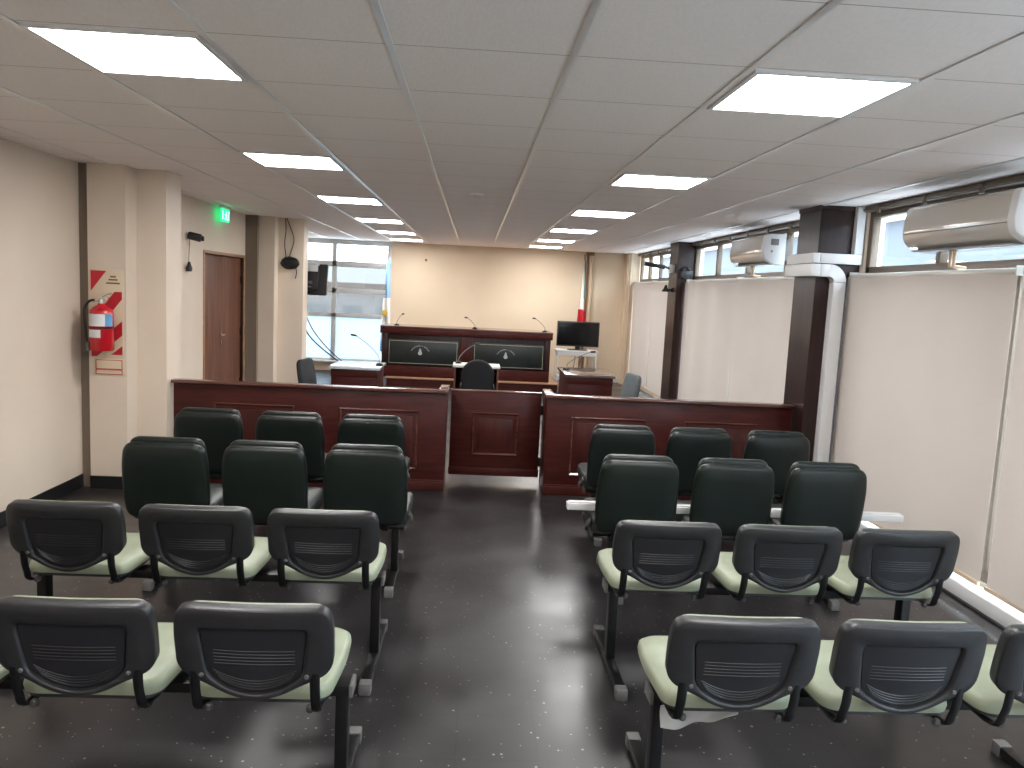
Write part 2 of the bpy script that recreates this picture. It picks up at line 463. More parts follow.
# ------------------------------------------------------------------ far-left glazed bay
root = struct_root('window_4')
b = BM(); X0, X1 = -3.30, -1.60
def fr(x0, x1, z0, z1, y0=YB + .01, y1=YB + .07): box(b, x0, x1, y0, y1, z0, z1, .003)
fr(X0, X1, 2.385, HC)
for zz, h in ((.17, .06), (1.02, .075), (1.47, .10), (1.965, .11)): fr(X0, X1, zz, zz + h)
fr(-2.705, -2.625, .17, 2.4); fr(X1 - .07, X1, .17, 2.4); fr(X0, X0 + .05, .17, 2.4)
obj('window_frame', b, 'greyalu', root)
b = BM(); box(b, X0, X1, YB + .035, YB + .041, 2.0, 2.39); obj('glass_pane', b, 'glass', root)
b = BM(); box(b, X0, X1, YB + .035, YB + .041, 1.09, 1.99); obj('sky_dimming_pane', b, 'sky_dim', root)  # middle panes darkened by the added tint so the sky does not clip
b = BM(); box(b, X0, X1, YB + .035, YB + .041, .22, 1.03); obj('frosted_pane', b, 'frost', root)
b = BM(); box(b, X0 + .02, X1, 15.16, YB + .01, .17, .20, .004); obj('window_sill', b, 'white', root)

# view outside
b = BM(); box(b, -70, 70, -30, 140, -4.2, -4.0); o = obj('yard', b, 'asphalt'); o['kind'] = 'structure'
def building(label, x0, x1, y0, y1, z1, mat, n):
    t = thing('building', label, 'building', ((x0 + x1) / 2, (y0 + y1) / 2, -4))
    hx, hy, h = (x1 - x0) / 2, (y1 - y0) / 2, z1 + 4
    bb = BM(); box(bb, -hx, hx, -hy, hy, 0, h); obj('wall', bb, mat, t)
    bb = BM(); box(bb, -hx - .3, hx + .3, -hy - .3, hy + .3, h, h + .35); obj('roof', bb, 'roofing', t)
    for k in range(n):
        xx = -hx + (k + .5) * 2 * hx / n
        bb = BM(); box(bb, xx - .6, xx + .6, -hy - .06, -hy + .02, h - 2.4, h - 1.1); obj('window', bb, 'greyalu', t)
building('grey-blue neighbouring building close outside the right-hand windows', 14, 24, -30, 60, 4.6, 'facade3', 6)
building('pale cream building seen through the far left window, beyond the right pane', -13.5, -4.5, 52, 60, 1.3, 'facade', 4)
building('low grey building seen through the far left window, behind the narrow left pane', -24, -14.2, 60, 70, .7, 'facade2', 4)

# ------------------------------------------------------------------ ceiling lights
ordn = ['nearest', 'second', 'third', 'fourth', 'fifth', 'farthest']
def ceiling_light(ix, row, label, grp):
    x0, y0 = OX + ix * .61, OY + row * .61
    t = thing('ceiling_light', label, 'light', (x0 + .305, y0 + .305, HC), 0, grp)
    bb = BM(); a, c = .287, .268
    rings = []
    def sq(s, z): return [(-s, -s, z), (s, -s, z), (s, s, z), (-s, s, z)]
    loft(bb, [sq(c, -.004), sq(c, -.012), sq(a, -.012), sq(a, 0)], False, False)
    obj('frame', bb, 'white', t, 0)
    bb = BM(); box(bb, -c, c, -c, c, -.007, -.003); obj('diffuser', bb, 'lamp', t, 0)
for side, ix, sd in ((0, -1, 'left'), (1, 3, 'right')):
    for k in range(6):
        lab = '%s square ceiling light panel in the %s-hand line of lights' % (ordn[k], sd)
        ceiling_light(ix, (0, 4, 7.9, 11.75, 15.3, 18.25)[k], lab, 'square ceiling light panels')
    for k in (-4, -8):  # rows added out of view to light the near chairs
        ceiling_light(ix, k, 'added unseen square ceiling light panel above the photographer, %s-hand line%s' % (sd, '' if k == -4 else ', rear'), 'square ceiling light panels')
t = thing('smoke_detector', 'small pale round detector on the ceiling between the two middle tees', 'detector', (-.02, 6.86, HC))
b = BM(); lathe(b, [(.0, 0), (.06, 0), (.06, -.008), (.05, -.012), (0, -.012)], n=24); obj('base', b, 'white', t)
b = BM(); lathe(b, [(.035, -.012), (.035, -.018), (.026, -.023), (0, -.023)], n=24); obj('sensor_cap', b, 'offwhite', t)

# ------------------------------------------------------------------ mahogany rail and gate
def moulding(bm, x0, x1, z0, z1, y, w=.022, d=.012):
    """raised picture-frame moulding on a face looking to -y"""
    def ring(i, yy): return [(x0 + i, yy, z0 + i), (x1 - i, yy, z0 + i), (x1 - i, yy, z1 - i), (x0 + i, yy, z1 - i)]
    loft(bm, [ring(0, y), ring(.003, y - d * .7), ring(w * .35, y - d), ring(w * .7, y - d * .5), ring(w, y - .001)], False, False)

def rail(name, label, x0, x1, panels, inner):
    """inner = +1 when the return towards the gate is at x1, -1 when at x0"""
    H, y0, y1 = .845, 6.50, 6.56
    t = thing(name, label, 'rail', ((x0 + x1) / 2, y0, 0)); cx = (x0 + x1) / 2
    bb = BM(); box(bb, x0 - cx, x1 - cx, .012, y1 - y0, 0, H - .03, .002); obj('rail_board', bb, 'mahog', t)
    bb = BM(); box(bb, x0 - cx - .012, x1 - cx + .012, -.018, y1 - y0 + .02, H - .03, H, .008, 3); obj('cap', bb, 'capwood', t)
    bb = BM(); box(bb, x0 - cx, x1 - cx, -.003, .012, .0, .075, .004); box(bb, x0 - cx, x1 - cx, -.001, .012, .075, .09, .004); obj('skirting', bb, 'mahog', t)
    for p0, p1 in panels:
        bb = BM(); box(bb, p0 - cx + .05, p1 - cx - .05, .004, .012, .22, .62, .004); pan = obj('raised_panel', bb, 'mahog_v', t)
        bb = BM(); moulding(bb, p0 - cx, p1 - cx, .17, .67, .012); obj('panel_moulding', bb, 'capwood', pan)
    xe = x1 if inner > 0 else x0
    a0, a1 = (xe - .055, xe) if inner > 0 else (xe, xe + .055)
    bb = BM(); box(bb, a0 - cx, a1 - cx, y1 - y0, .40, 0, H - .03, .002); obj('return_board', bb, 'mahog', t)
    bb = BM(); box(bb, a0 - cx - .012, a1 - cx + .012, y1 - y0 + .02, .41, H - .03, H, .008, 3); obj('return_cap', bb, 'capwood', t)
    return t
rail('courtroom_rail', 'left mahogany courtroom rail with two framed panels', -2.40, -.195, [(-2.08, -1.43), (-1.07, -.42)], 1)
rail('courtroom_rail', 'right mahogany courtroom rail ending against the dark window column', .635, 2.70, [(.84, 1.47), (1.79, 2.42)], -1)
t = thing('swing_gate', 'mahogany swing gate with a framed panel between the two rails', 'gate', (.225, 6.84, 0))
b = BM(); box(b, -.39, .39, 0, .045, .065, .795, .003); obj('gate_board', b, 'mahog', t)
b = BM(); box(b, -.395, .395, -.006, .051, .795, .815, .006); obj('top_strip', b, 'capwood', t)
b = BM(); box(b, -.395, .395, -.010, 0, .075, .135, .004); obj('bottom_strip', b, 'mahog', t)
b = BM(); box(b, -.15, .15, -.006, 0, .30, .57, .003); pan = obj('raised_panel', b, 'mahog_v', t)
b = BM(); moulding(b, -.205, .205, .245, .625, 0); obj('panel_moulding', b, 'capwood', pan)
b = BM()
for zz in (.2, .66): box(b, .391, .408, .005, .03, zz - .04, zz + .04, .002)
obj('hinge', b, 'blacksteel', t)

# ------------------------------------------------------------------ beam benches
def resample(poly, N, c):
    """outline sampled by direction from c, so two outlines loft cleanly"""
    out = []
    n = len(poly)
    for k in range(N):
        a = 2 * PI * k / N; d = (math.cos(a), math.sin(a)); best = None
        for i in range(n):
            x1, y1 = poly[i][0] - c[0], poly[i][1] - c[1]; x2, y2 = poly[(i + 1) % n][0] - c[0], poly[(i + 1) % n][1] - c[1]
            ex, ey = x2 - x1, y2 - y1
            den = d[0] * ey - d[1] * ex
            if abs(den) < 1e-12: continue
            t = (x1 * ey - y1 * ex) / den; s = (x1 * d[1] - y1 * d[0]) / den
            if t > 0 and -1e-9 <= s <= 1 + 1e-9 and (best is None or t > best): best = t
        out.append((c[0] + d[0] * best, c[1] + d[1] * best))
    return out

def round_poly(poly, rad, n=5):
    out = []
    m = len(poly)
    for i in range(m):
        p = Vector(poly[i]); a = Vector(poly[i - 1]); c = Vector(poly[(i + 1) % m])
        r = rad[i] if isinstance(rad, (list, tuple)) else rad
        if r <= 0: out.append(tuple(p)); continue
        da = (a - p); dc = (c - p)
        k = min(r, da.length * .49, dc.length * .49)
        q0 = p + da.normalized() * k; q1 = p + dc.normalized() * k
        for j in range(n + 1):
            t = j / n
            q = q0 * (1 - t) ** 2 + p * 2 * t * (1 - t) + q1 * t * t
            out.append((q.x, q.y))
    return out

def back_frame(y, z, tilt):
    """matrix: local (u right, v up in the back, w out to the rear=-y)"""
    return Matrix.Translation((0, y, z)) @ Matrix.Rotation(tilt, 4, 'X')

def low_outline(sc=1., grow=0.):
    W = .224 * sc + grow
    pts = [(-.172 * sc - grow, .064), (-.135, .050), (-.075, .016), (0, -.002), (.075, .016), (.135, .050), (.172 * sc + grow, .064),
           (.206 * sc + grow, .082), (W, .110), (W + .002, .22), (W - .008, .297 + grow), (.08, .301 + grow), (-.08, .301 + grow), (-W + .008, .297 + grow), (-W - .002, .22), (-W, .110), (-.206 * sc - grow, .082)]
    rad = [.01, .02, .05, .06, .05, .02, .01, .015, .02, .03, .05, .03, .03, .05, .03, .02, .015]
    return round_poly(pts, rad)

def build_low_seat(root, x):
    """low-backed seat: sage pads, charcoal plastic back with an oval-bottomed slotted panel"""
    # seat pad
    bb = BM()
    out = round_poly([(-.205, -.20), (.205, -.20), (.222, .05), (.21, .235), (-.21, .235), (-.222, .05)], [.06, .06, .08, .07, .07, .08], 6)
    def rg(s, z, d=0): return [(p[0] * s, p[1] * s + .0, z + d * max(0, p[1] - .12) * 2 - .02 * (1 - abs(p[0]) / .22) * 0) for p in out]
    loft(bb, [rg(.93, .433), rg(.985, .438), rg(1, .454), rg(.985, .472), rg(.92, .484), rg(.6, .482), rg(.2, .478)])
    seat = obj('seat', bb, 'sage', root, 50, (x, 0, 0)); seat['label'] = 'pale sage green seat pad'
    bb = BM(); loft(bb, [rg(.80, .416), rg(.95, .424), rg(.945, .434)]); obj('seat_pan', bb, 'plastic', seat)
    # back shell
    c = (0, .16); N = 128
    tilt = math.radians(11)
    mt = back_frame(-.245, .470, tilt)
    Po = resample(low_outline(), N, c)
    inn = round_poly([(-.135, .078), (-.08, .036), (0, .014), (.08, .036), (.135, .078), (.152, .215), (.146, .234), (-.146, .234), (-.152, .215)], [.02, .06, .06, .06, .02, .03, .012, .012, .03])
    Pi = resample(inn, N, c)
    def ring(t, wv, sc=1.):
        r = []
        for o_, i_ in zip(Po, Pi):
            u = (o_[0] * (1 - t) + i_[0] * t); v = (o_[1] * (1 - t) + i_[1] * t)
            u = c[0] + (u - c[0]) * sc; v = c[1] + (v - c[1]) * sc
            curve = -.05 * (u / .22) ** 2 * .35                  # wraps forward at the sides
            r.append(mt @ Vector((u, -wv - curve, v)))
        return r
    bb = BM()
    loft(bb, [ring(0, -.022, .98), ring(0, -.018, .994), ring(0, .0115), ring(.018, .017), ring(.06, .0192), ring(.45, .0202), ring(.85, .0190), ring(.96, .0155), ring(1, .004), ring(1, .002, .6), ring(1, .002, .2)])
    back = obj('backrest', bb, 'plastic', root, 60, (x, 0, 0)); back['label'] = 'charcoal plastic shell back with a curved lower edge'
    # slotted panel: raised ribs in the recess
    bb = BM()
    loft(bb, [ring(1, .0035, .99), ring(1, .0075, .975), ring(1, .0075, .5), ring(1, .0075, .15)])
    def rib(path):
        pts = []
        for u, v in path:
            curve = -.05 * (u / .22) ** 2 * .35
            pts.append(mt @ Vector((u, -.0078 - curve, v)))
        tube(bb, pts, .0016, 6)
    for k in range(5):
        v = .160 - k * .0108; rib([(-.115 + .23 * j / 12, v) for j in range(13)])
    for k in range(4):
        rib([((-.118 + .006 * k) * (1 - j / 8), .094 - k * .0095 - .034 * (1 - (abs(j - 8) / 8) ** 2)) for j in range(17)])
    obj('slotted_panel', bb, 'panelplastic', back, 50)
    # front pad
    bb = BM(); Pg = resample(low_outline(.955, -.008), N, c)
    def pr(wv, s):
        r = []
        for u, v in Pg:
            u = u * s; v = c[1] + (v - c[1]) * s
            curve = -.05 * (u / .22) ** 2 * .35
            r.append(mt @ Vector((u, -wv - curve, v)))
        return r
    loft(bb, [pr(-.018, .95), pr(-.020, .985), pr(-.028, 1.0), pr(-.040, .985), pr(-.048, .93), pr(-.050, .6), pr(-.050, .2)])
    pad = obj('back_cushion', bb, 'sage', back, 50); pad['label'] = 'sage green vinyl pad on the front of the back'
    for s in (-1, 1):
        bb = BM()
        p0 = mt @ Vector((s * .172, -.004, .09)); p1 = mt @ Vector((s * .172, -.008, .03))
        pts = smooth_path([p0, p1, (s * .172, -.243, .455), (s * .172, -.232, .428), (s * .172, -.20, .412), (s * .172, -.15, .409), (s * .172, .06, .409)], 5)
        tube(bb, pts, .007, 8, .015)
        obj('support_arm', bb, 'blacksteel', back)
        bb = BM(); lathe(bb, [(0, -.028), (.010, -.026), (.013, -.018), (.013, -.012)], (s * .150, -.19, .414), 12, 'y'); obj('bolt_cover', bb, 'darkcap', back)
        bb = BM(); pb = mt @ Vector((s * .150, -.018 - (-.05 * (.15 / .22) ** 2 * .35) - .004, .082))
        lathe(bb, [(.0, .004), (.006, .003), (.007, 0), (.007, -.006)], n=10, mat=Matrix.Translation(pb) @ Matrix.Rotation(PI / 2 + tilt, 4, 'X'))
        obj('screw_cap', bb, 'greycap', back)
    bb = BM(); box(bb, -.06, .06, -.06, .06, .399, .418, .003); obj('seat_bracket', bb, 'blacksteel', seat)

def build_tall_seat(root, x):
    """tall-backed seat in black-green vinyl with a second cushion showing above the rear pad"""
    bb = BM()
    out = rrect(.455, .46, .055, 6, 0, .03)
    def rg(s, z): return [(p[0] * s, .03 + (p[1] - .03) * s, z) for p in out]
    loft(bb, [rg(.94, .372), rg(.99, .385), rg(1, .41), rg(.99, .435), rg(.94, .450), rg(.5, .452)])
    seat = obj('seat', bb, 'seatvinyl', root, 50, (x, 0, 0))
    bb = BM(); loft(bb, [rg(.80, .345), rg(.97, .358), rg(.965, .374)]); obj('seat_pan', bb, 'plastic', seat)
    bb = BM(); box(bb, -.06, .06, -.06, .06, .330, .347, .003); obj('seat_bracket', bb, 'blacksteel', seat)
    tilt = math.radians(9); mt = back_frame(-.215, .385, tilt)
    o1 = round_poly([(-.212, 0), (.212, 0), (.226, .10), (.226, .30), (.205, .425), (-.205, .425), (-.226, .30), (-.226, .10)], [.05, .05, .08, .1, .055, .055, .1, .08], 6)
    def rr(wv, s, outl): return [mt @ Vector((u * s, -wv, .21 + (v - .21) * s)) for u, v in outl]
    bb = BM()
    loft(bb, [rr(-.008, .955, o1), rr(-.002, .985, o1), rr(.012, 1, o1), rr(.026, .993, o1), rr(.036, .965, o1), rr(.042, .90, o1), rr(.044, .6, o1), rr(.045, .2, o1)])
    back = obj('backrest', bb, 'greenvinyl', root, 60, (x, 0, 0))
    o2 = round_poly([(-.205, 0.03), (.205, 0.03), (.212, .15), (.208, .32), (.190, .440), (-.190, .440), (-.208, .32), (-.212, .15)], [.05, .05, .08, .1, .05, .05, .1, .08], 6)
    bb = BM()
    loft(bb, [rr(-.010, .955, o2), rr(-.014, .985, o2), rr(-.030, 1, o2), rr(-.048, .99, o2), rr(-.062, .95, o2), rr(-.068, .85, o2), rr(-.070, .4, o2)])
    obj('back_cushion', bb, 'greenvinyl', back, 60)
    for s in (-1, 1):
        bb = BM()
        p0 = mt @ Vector((s * .10, .008, .06)); p1 = mt @ Vector((s * .10, .004, -.01))
        pts = smooth_path([p0, p1, (s * .10, -.205, .36), (s * .10, -.185, .338), (s * .10, -.14, .328), (s * .10, .04, .328)], 5)
        tube(bb, pts, .007, 8, .02); obj('support_arm', bb, 'blacksteel', back)
        bb = BM()                                                 # curved side plate under the seat edge
        pts = smooth_path([(s * .236, -.17, .43), (s * .240, -.11, .395), (s * .240, -.03, .36), (s * .235, .03, .325)], 5)
        tube(bb, pts, .016, 8, .005); obj('side_plate', bb, 'greycap', seat)

def bench(label, y, seats, legs, tall, group):
    cx = sum(seats) / len(seats)
    t = thing('beam_bench', label, 'bench', (cx, y, 0), 0, group)
    zb = .295 if tall else .364
    x0, x1 = min(min(seats) - .2, min(legs) - .03) - cx, max(max(seats) + .2, max(legs) + .03) - cx
    b_ = BM(); box(b_, x0, x1, -.04, .04, zb, zb + .035, .004); obj('beam', b_, 'blacksteel', t)
    for s in (0, 1):
        b_ = BM(); xx = x0 if s == 0 else x1
        box(b_, xx - .006, xx + .006, -.043, .043, zb - .003, zb + .038, .002); obj('beam_cap', b_, 'greycap', t)
    for x in seats: (build_tall_seat if tall else build_low_seat)(t, x - cx)
    for x in legs:
        lx = x - cx
        b_ = BM(); box(b_, lx - .02, lx + .02, -.03, .03, .045, zb, .003); lg = obj('leg', b_, 'blacksteel', t)
        b_ = BM(); box(b_, lx - .022, lx + .022, -.285, .285, .012, .046, .004); obj('foot_bar', b_, 'blacksteel', lg)
        for s in (-1, 1):
            b_ = BM(); box(b_, lx - .025, lx + .025, s * .305 - .025, s * .305 + .025, 0, .052, .006); obj('foot_cap', b_, 'greycap', lg)
    return t
gl, gt = 'low-backed beam benches', 'tall-backed beam benches'
bench('low charcoal beam bench with sage seats, nearest row on the left', 2.49, [-1.60, -1.095, -.59], [-.375, -1.85], False, gl)
bench('low charcoal beam bench with sage seats, nearest row on the right', 2.49, [.84, 1.345, 1.85], [.665, 2.1], False, gl)
bench('low charcoal beam bench with sage seats, second row on the left', 3.46, [-1.60, -1.085, -.575], [-.385, -1.83], False, gl)
bench('low charcoal beam bench with sage seats, second row on the right', 3.46, [.845, 1.36, 1.865], [.685, 2.04], False, gl)
bench('tall dark green beam bench on the left, behind the low-backed rows', 4.50, [-1.60, -1.08, -.545], [-.40, -1.68], True, gt)
bench('tall dark green beam bench on the right, behind the low-backed rows', 4.50, [.935, 1.465, 1.985], [.86, 2.08], True, gt)
bench('tall dark green beam bench in front of the left rail', 5.50, [-1.70, -1.175, -.645], [-.46, -1.85], True, gt)
bench('tall dark green beam bench in front of the right rail', 5.50, [1.03, 1.555, 2.09], [.90, 2.2], True, gt)

# torn clear plastic film under the nearest right bench
b = BM()
def sheet(bm, fn, nu, nv, th=.0008):
    g = [[Vector(fn(i / nu, j / nv)) for i in range(nu + 1)] for j in range(nv + 1)]
    for off in (0, th):
        V = [[bm.verts.new(p + Vector((0, off, 0))) for p in r] for r in g]
        for r0, r1 in zip(V, V[1:]):
            for k in range(nu): bm.faces.new((r0[k], r0[k + 1], r1[k + 1], r1[k]))
def film(u, v):
    w_ = 1 - .75 * u
    return (-.17 + .25 * u, .008 * math.sin(9 * u + 4 * v) - .012 * v, -.025 - v * .085 * (1 - .8 * u) * (.75 + .25 * math.sin(min(1, u * 4) * PI / 2)) + .003 * math.sin(17 * u))
sheet(b, film, 24, 8)
o = obj('plastic_film', b, 'film', None, 60, (.82, 2.39, .415)); tag(o, 'torn clear plastic film hanging under the nearest right bench', 'plastic film')

# ------------------------------------------------------------------ white ducts
b = BM(); box(b, -.985, .985, -.03, .03, 0, .040, .005); box(b, -.975, .975, -.02, .02, .040, .046, .002)
o = obj('plastic_strip', b, 'white', None, 40, (1.565, 4.45, .4535)); o.rotation_euler = (0, 0, -.014)
tag(o, 'long white plastic strip lying across the seats of the right tall bench', 'strip')
b = BM(); box(b, 2.945, 3.075, YN + .02, 6.10, 0, .085, .008); o = obj('wall_duct', b, 'white'); tag(o, 'white duct along the floor below the near blinds', 'cable duct')
t = thing('floor_cable', 'black cable lying along the white duct under the near blinds', 'cable')
b = BM(); tube(b, smooth_path([(2.93, 1.5, .006), (2.925, 2.6, .006), (2.93, 3.6, .006), (2.915, 4.4, .006), (2.93, 5.3, .006), (2.925, 6.0, .006)], 5), .006); obj('cable_run', b, 'black', t)

t = thing('wall_trunking', 'white upper cable trunking wrapped around the near dark column up to the ceiling', 'trunking', (2.72, 6.33, 2.02))
b = BM(); box(b, -.06, -.001, -.06, .47, 0, .078, .003); obj('side_run', b, 'white', t)
b = BM(); box(b, .0, .335, -.06, -.001, 0, .078, .003); obj('front_run', b, 'white', t)
b = BM(); box(b, .27, .335, -.06, -.001, .079, HC - 2.02, .003); obj('riser', b, 'white', t)
t = thing('elbow_trunking', 'white lower trunking with a round elbow dropping down the near dark column', 'trunking', (2.72, 6.33, 0))
b = BM(); box(b, -.075, -.001, -.085, .47, 1.915, 2.012, .003); obj('side_run', b, 'white', t)
b = BM(); box(b, .0, .075, -.085, -.001, 1.915, 2.012, .003); obj('front_run', b, 'white', t)
b = BM(); rings = []
cxx, czz = .075, 1.875
for k in range(13):
    a = PI / 2 - k / 12 * PI / 2
    ri, ro = .04, .137
    rings.append([(cxx + ri * math.cos(a), -.085, czz + ri * math.sin(a)), (cxx + ro * math.cos(a), -.085, czz + ro * math.sin(a)),
                  (cxx + ro * math.cos(a), -.001, czz + ro * math.sin(a)), (cxx + ri * math.cos(a), -.001, czz + ri * math.sin(a))])
loft(b, rings); obj('elbow', b, 'white', t, 30)
b = BM(); box(b, .115, .212, -.085, -.001, .0, 1.872, .003); obj('drop', b, 'white', t)

# ------------------------------------------------------------------ air conditioners
def aircon(label, y0, y1, group):
    """wall split unit: front to -x, y0 nearer end"""
    L_ = y1 - y0
    t = thing('air_conditioner', label, 'air conditioner', (XR - .075, (y0 + y1) / 2, 2.06), 0, group)
    prof = round_poly([(0, .0), (-.10, .0), (-.20, .045), (-.225, .12), (-.205, .285), (-.16, .30), (0, .30)], [.004, .05, .05, .08, .03, .03, .004], 5)
    def sec(y, s=1., lst=prof): return [(p[0] * s, y, .15 + (p[1] - .15) * s) for p in lst]
    bb = BM(); loft(bb, [sec(-L_ / 2 + .062), sec(L_ / 2 - .02), sec(L_ / 2 - .008, .985), sec(L_ / 2, .95)]); obj('front_cover', bb, 'acfront', t, 45)
    bb = BM(); loft(bb, [sec(-L_ / 2, .95), sec(-L_ / 2 + .008, .99), sec(-L_ / 2 + .06, 1.0)]); cap = obj('end_cap', bb, 'white', t, 45)
    bb = BM(); box(bb, -.150, -.07, -L_ / 2 - .002, -L_ / 2 + .001, .19, .25, .0005); box(bb, -.145, -.125, -L_ / 2 - .002, -L_ / 2 + .001, .12, .14, .0005); obj('rating_label', bb, 'greycap', cap)
    bb = BM(); box(bb, -.17, -.10, -L_ / 2 + .07, L_ / 2 - .05, .004, .012); box(bb, -.2275, -.222, -L_ / 2 + .064, L_ / 2 - .02, .112, .116); obj('air_louvre', bb, 'greycap', t)
    bb = BM()
    for k, yy in enumerate((L_ / 2 - .30, L_ / 2 - .34)): tube(bb, [(-.05, yy, .0), (-.05, yy, -.09), (.03, yy, -.10)], .012)
    obj('refrigerant_pipe', bb, 'pipe', t)
    bb = BM(); box(bb, -.006, .075, -L_ / 2 + .1, L_ / 2 - .1, .05, .26, .002); obj('wall_mount', bb, 'greycap', t)
aircon('larger white air conditioner at the right edge of the photo, above the blinds', 4.12, 5.24, 'wall air conditioners')
aircon('white air conditioner high between the two dark columns', 7.80, 8.86, 'wall air conditioners')

# ------------------------------------------------------------------ fire extinguisher on the first pilaster
FY = 6.22
t = thing('extinguisher_board', 'cream backing board with red diagonal stripes on the left pilaster', 'sign board', (-2.788, FY, 1.36))
b = BM(); box(b, -.125, .125, -.006, 0, -.335, .335, .002); obj('board', b, 'creamboard', t)
b = BM()
def stripe(poly):
    vs0 = [b.verts.new((x, -.0072, z)) for x, z in poly]; vs1 = [b.verts.new((x, -.0058, z)) for x, z in poly]
    b.faces.new(vs0); b.faces.new(list(reversed(vs1)))
    n = len(poly)
    for i in range(n): b.faces.new((vs0[i], vs1[i], vs1[(i + 1) % n], vs0[(i + 1) % n]))
stripe([(-.115, .325), (.0, .325), (-.115, .17)])
stripe([(.06, .17), (.115, .17), (.115, .115), (-.10, -.16), (-.115, -.16), (-.115, -.06)])
stripe([(.115, -.05), (.115, -.16), (-.075, -.325), (-.115, -.325), (-.115, -.26)])
stripe([(.115, -.24), (.115, -.31), (.03, -.31)])
obj('red_stripe', b, 'redprint', t, 0)
b = BM(); 
for zz, hw in ((.285, .022), (.262, .034), (.236, .05)): box(b, .05 - hw, .05 + hw, -.0068, -.0058, zz - .008, zz + .004)
obj('printed_header', b, 'rust', t, 0)
t = thing('record_card', 'small cream card with red frame under the extinguisher board', 'sign', (-2.775, FY, .955))
b = BM(); box(b, -.115, .115, -.004, 0, -.065, .065, .001); obj('card', b, 'creamboard', t)
b = BM()
def frame2(x0, x1, z0, z1, w_=.005):
    for q in ((x0, x1, z0, z0 + w_), (x0, x1, z1 - w_, z1), (x0, x0 + w_, z0, z1), (x1 - w_, x1, z0, z1)): box(b, q[0], q[1], -.0052, -.004, q[2], q[3])
frame2(-.1, .1, -.018, .055); frame2(-.1, .1, -.058, -.02)
obj('red_frame', b, 'redprint', t, 0)

t = thing('fire_extinguisher', 'red fire extinguisher with black hose on the striped board', 'fire extinguisher', (-2.782, FY - .1015, 1.09))
b = BM(); lathe(b, [(.0, 0), (.078, 0), (.084, .008), (.084, .27), (.078, .30), (.055, .325), (.028, .34), (.024, .352), (0, .352)], n=32); obj('cylinder', b, 'red', t, 50)
b = BM()
def wrap(r, z0, z1, a0, a1, n=16):
    rr_ = []
    for q in range(n + 1):
        a = a0 + (a1 - a0) * q / n
        rr_.append([(r * math.cos(a), r * math.sin(a), z0), (r * math.cos(a), r * math.sin(a), z1), ((r - .002) * math.cos(a), (r - .002) * math.sin(a), z1), ((r - .002) * math.cos(a), (r - .002) * math.sin(a), z0)])
    loft(b, rr_)
wrap(.0855, .185, .275, -PI * .95, -PI * .28); wrap(.0855, .10, .158, -PI * .85, -PI * .40); obj('label', b, 'label', t, 50)
b = BM(); wrap(.0857, .185, .275, -PI * .28, -PI * .05); obj('blue_label', b, 'bluelabel', t, 50)
b = BM(); wrap(.0870, .168, .180, -PI, PI, 32); obj('strap', b, 'blacksteel', t, 50)
b = BM(); lathe(b, [(.0, .352), (.02, .352), (.02, .385), (0, .385)], n=16); box(b, -.015, .055, -.012, .012, .385, .40, .003)
tube(b, [(.0, 0, .402), (.03, 0, .42), (.075, 0, .432)], .007); tube(b, [(-.02, 0, .375), (-.045, 0, .375)], .010); obj('valve', b, 'chrome', t, 50)
b = BM(); tube(b, smooth_path([(-.045, 0, .375), (-.085, -.01, .365), (-.115, -.02, .31), (-.112, -.02, .2), (-.105, -.02, .1), (-.095, -.02, .06)], 6), .0095); obj('hose', b, 'black', t)
b = BM(); lathe(b, [(.0, .065), (.011, .065), (.017, .0), (.0, .0)], (-.094, -.02, -.005), n=14); obj('nozzle', b, 'greycap', t)
b = BM(); box(b, -.02, .02, .080, .095, .12, .30, .002); obj('wall_hook', b, 'blacksteel', t)

# ------------------------------------------------------------------ cameras, cables, exit sign
t = thing('security_camera', 'black camera on the left wall above the brown double door', 'camera', (XL, 8.36, 2.075))
b = BM(); lathe(b, [(0, 0), (.045, 0), (.045, .015), (0, .02)], axis='x', n=18); obj('wall_plate', b, 'offwhite', t)
b = BM(); tube(b, [(.015, 0, 0), (.04, 0, .0), (.07, -.01, .0)], .011); obj('arm', b, 'blacksteel', t)
b = BM(); box(b, -.04, .04, -.07, .07, -.04, .04, .022, 3, Matrix.Translation((.085, .0, -.005)) @ Matrix.Rotation(math.radians(-80), 4, 'Z') @ Matrix.Rotation(math.radians(-12), 4, 'X')); body = obj('camera_body', b, 'black', t, 50)
b = BM(); lathe(b, [(0, 0), (.026, 0), (.026, .02), (0, .02)], axis='x', n=16, mat=Matrix.Translation((.150, .012, -.020)) @ Matrix.Rotation(math.radians(10), 4, 'Z')); obj('lens', b, 'screen', body, 50)
b = BM(); tube(b, smooth_path([(.04, -.01, -.01), (.035, -.015, -.10), (.032, -.02, -.22), (.03, -.02, -.26)], 5), .003); obj('cable', b, 'black', t)
b = BM(); lathe(b, [(0, .05), (.012, .05), (.02, .02), (.032, -.01), (.028, -.045), (0, -.05)], (.035, -.02, -.31), 14); obj('hanging_plug', b, 'black', t)

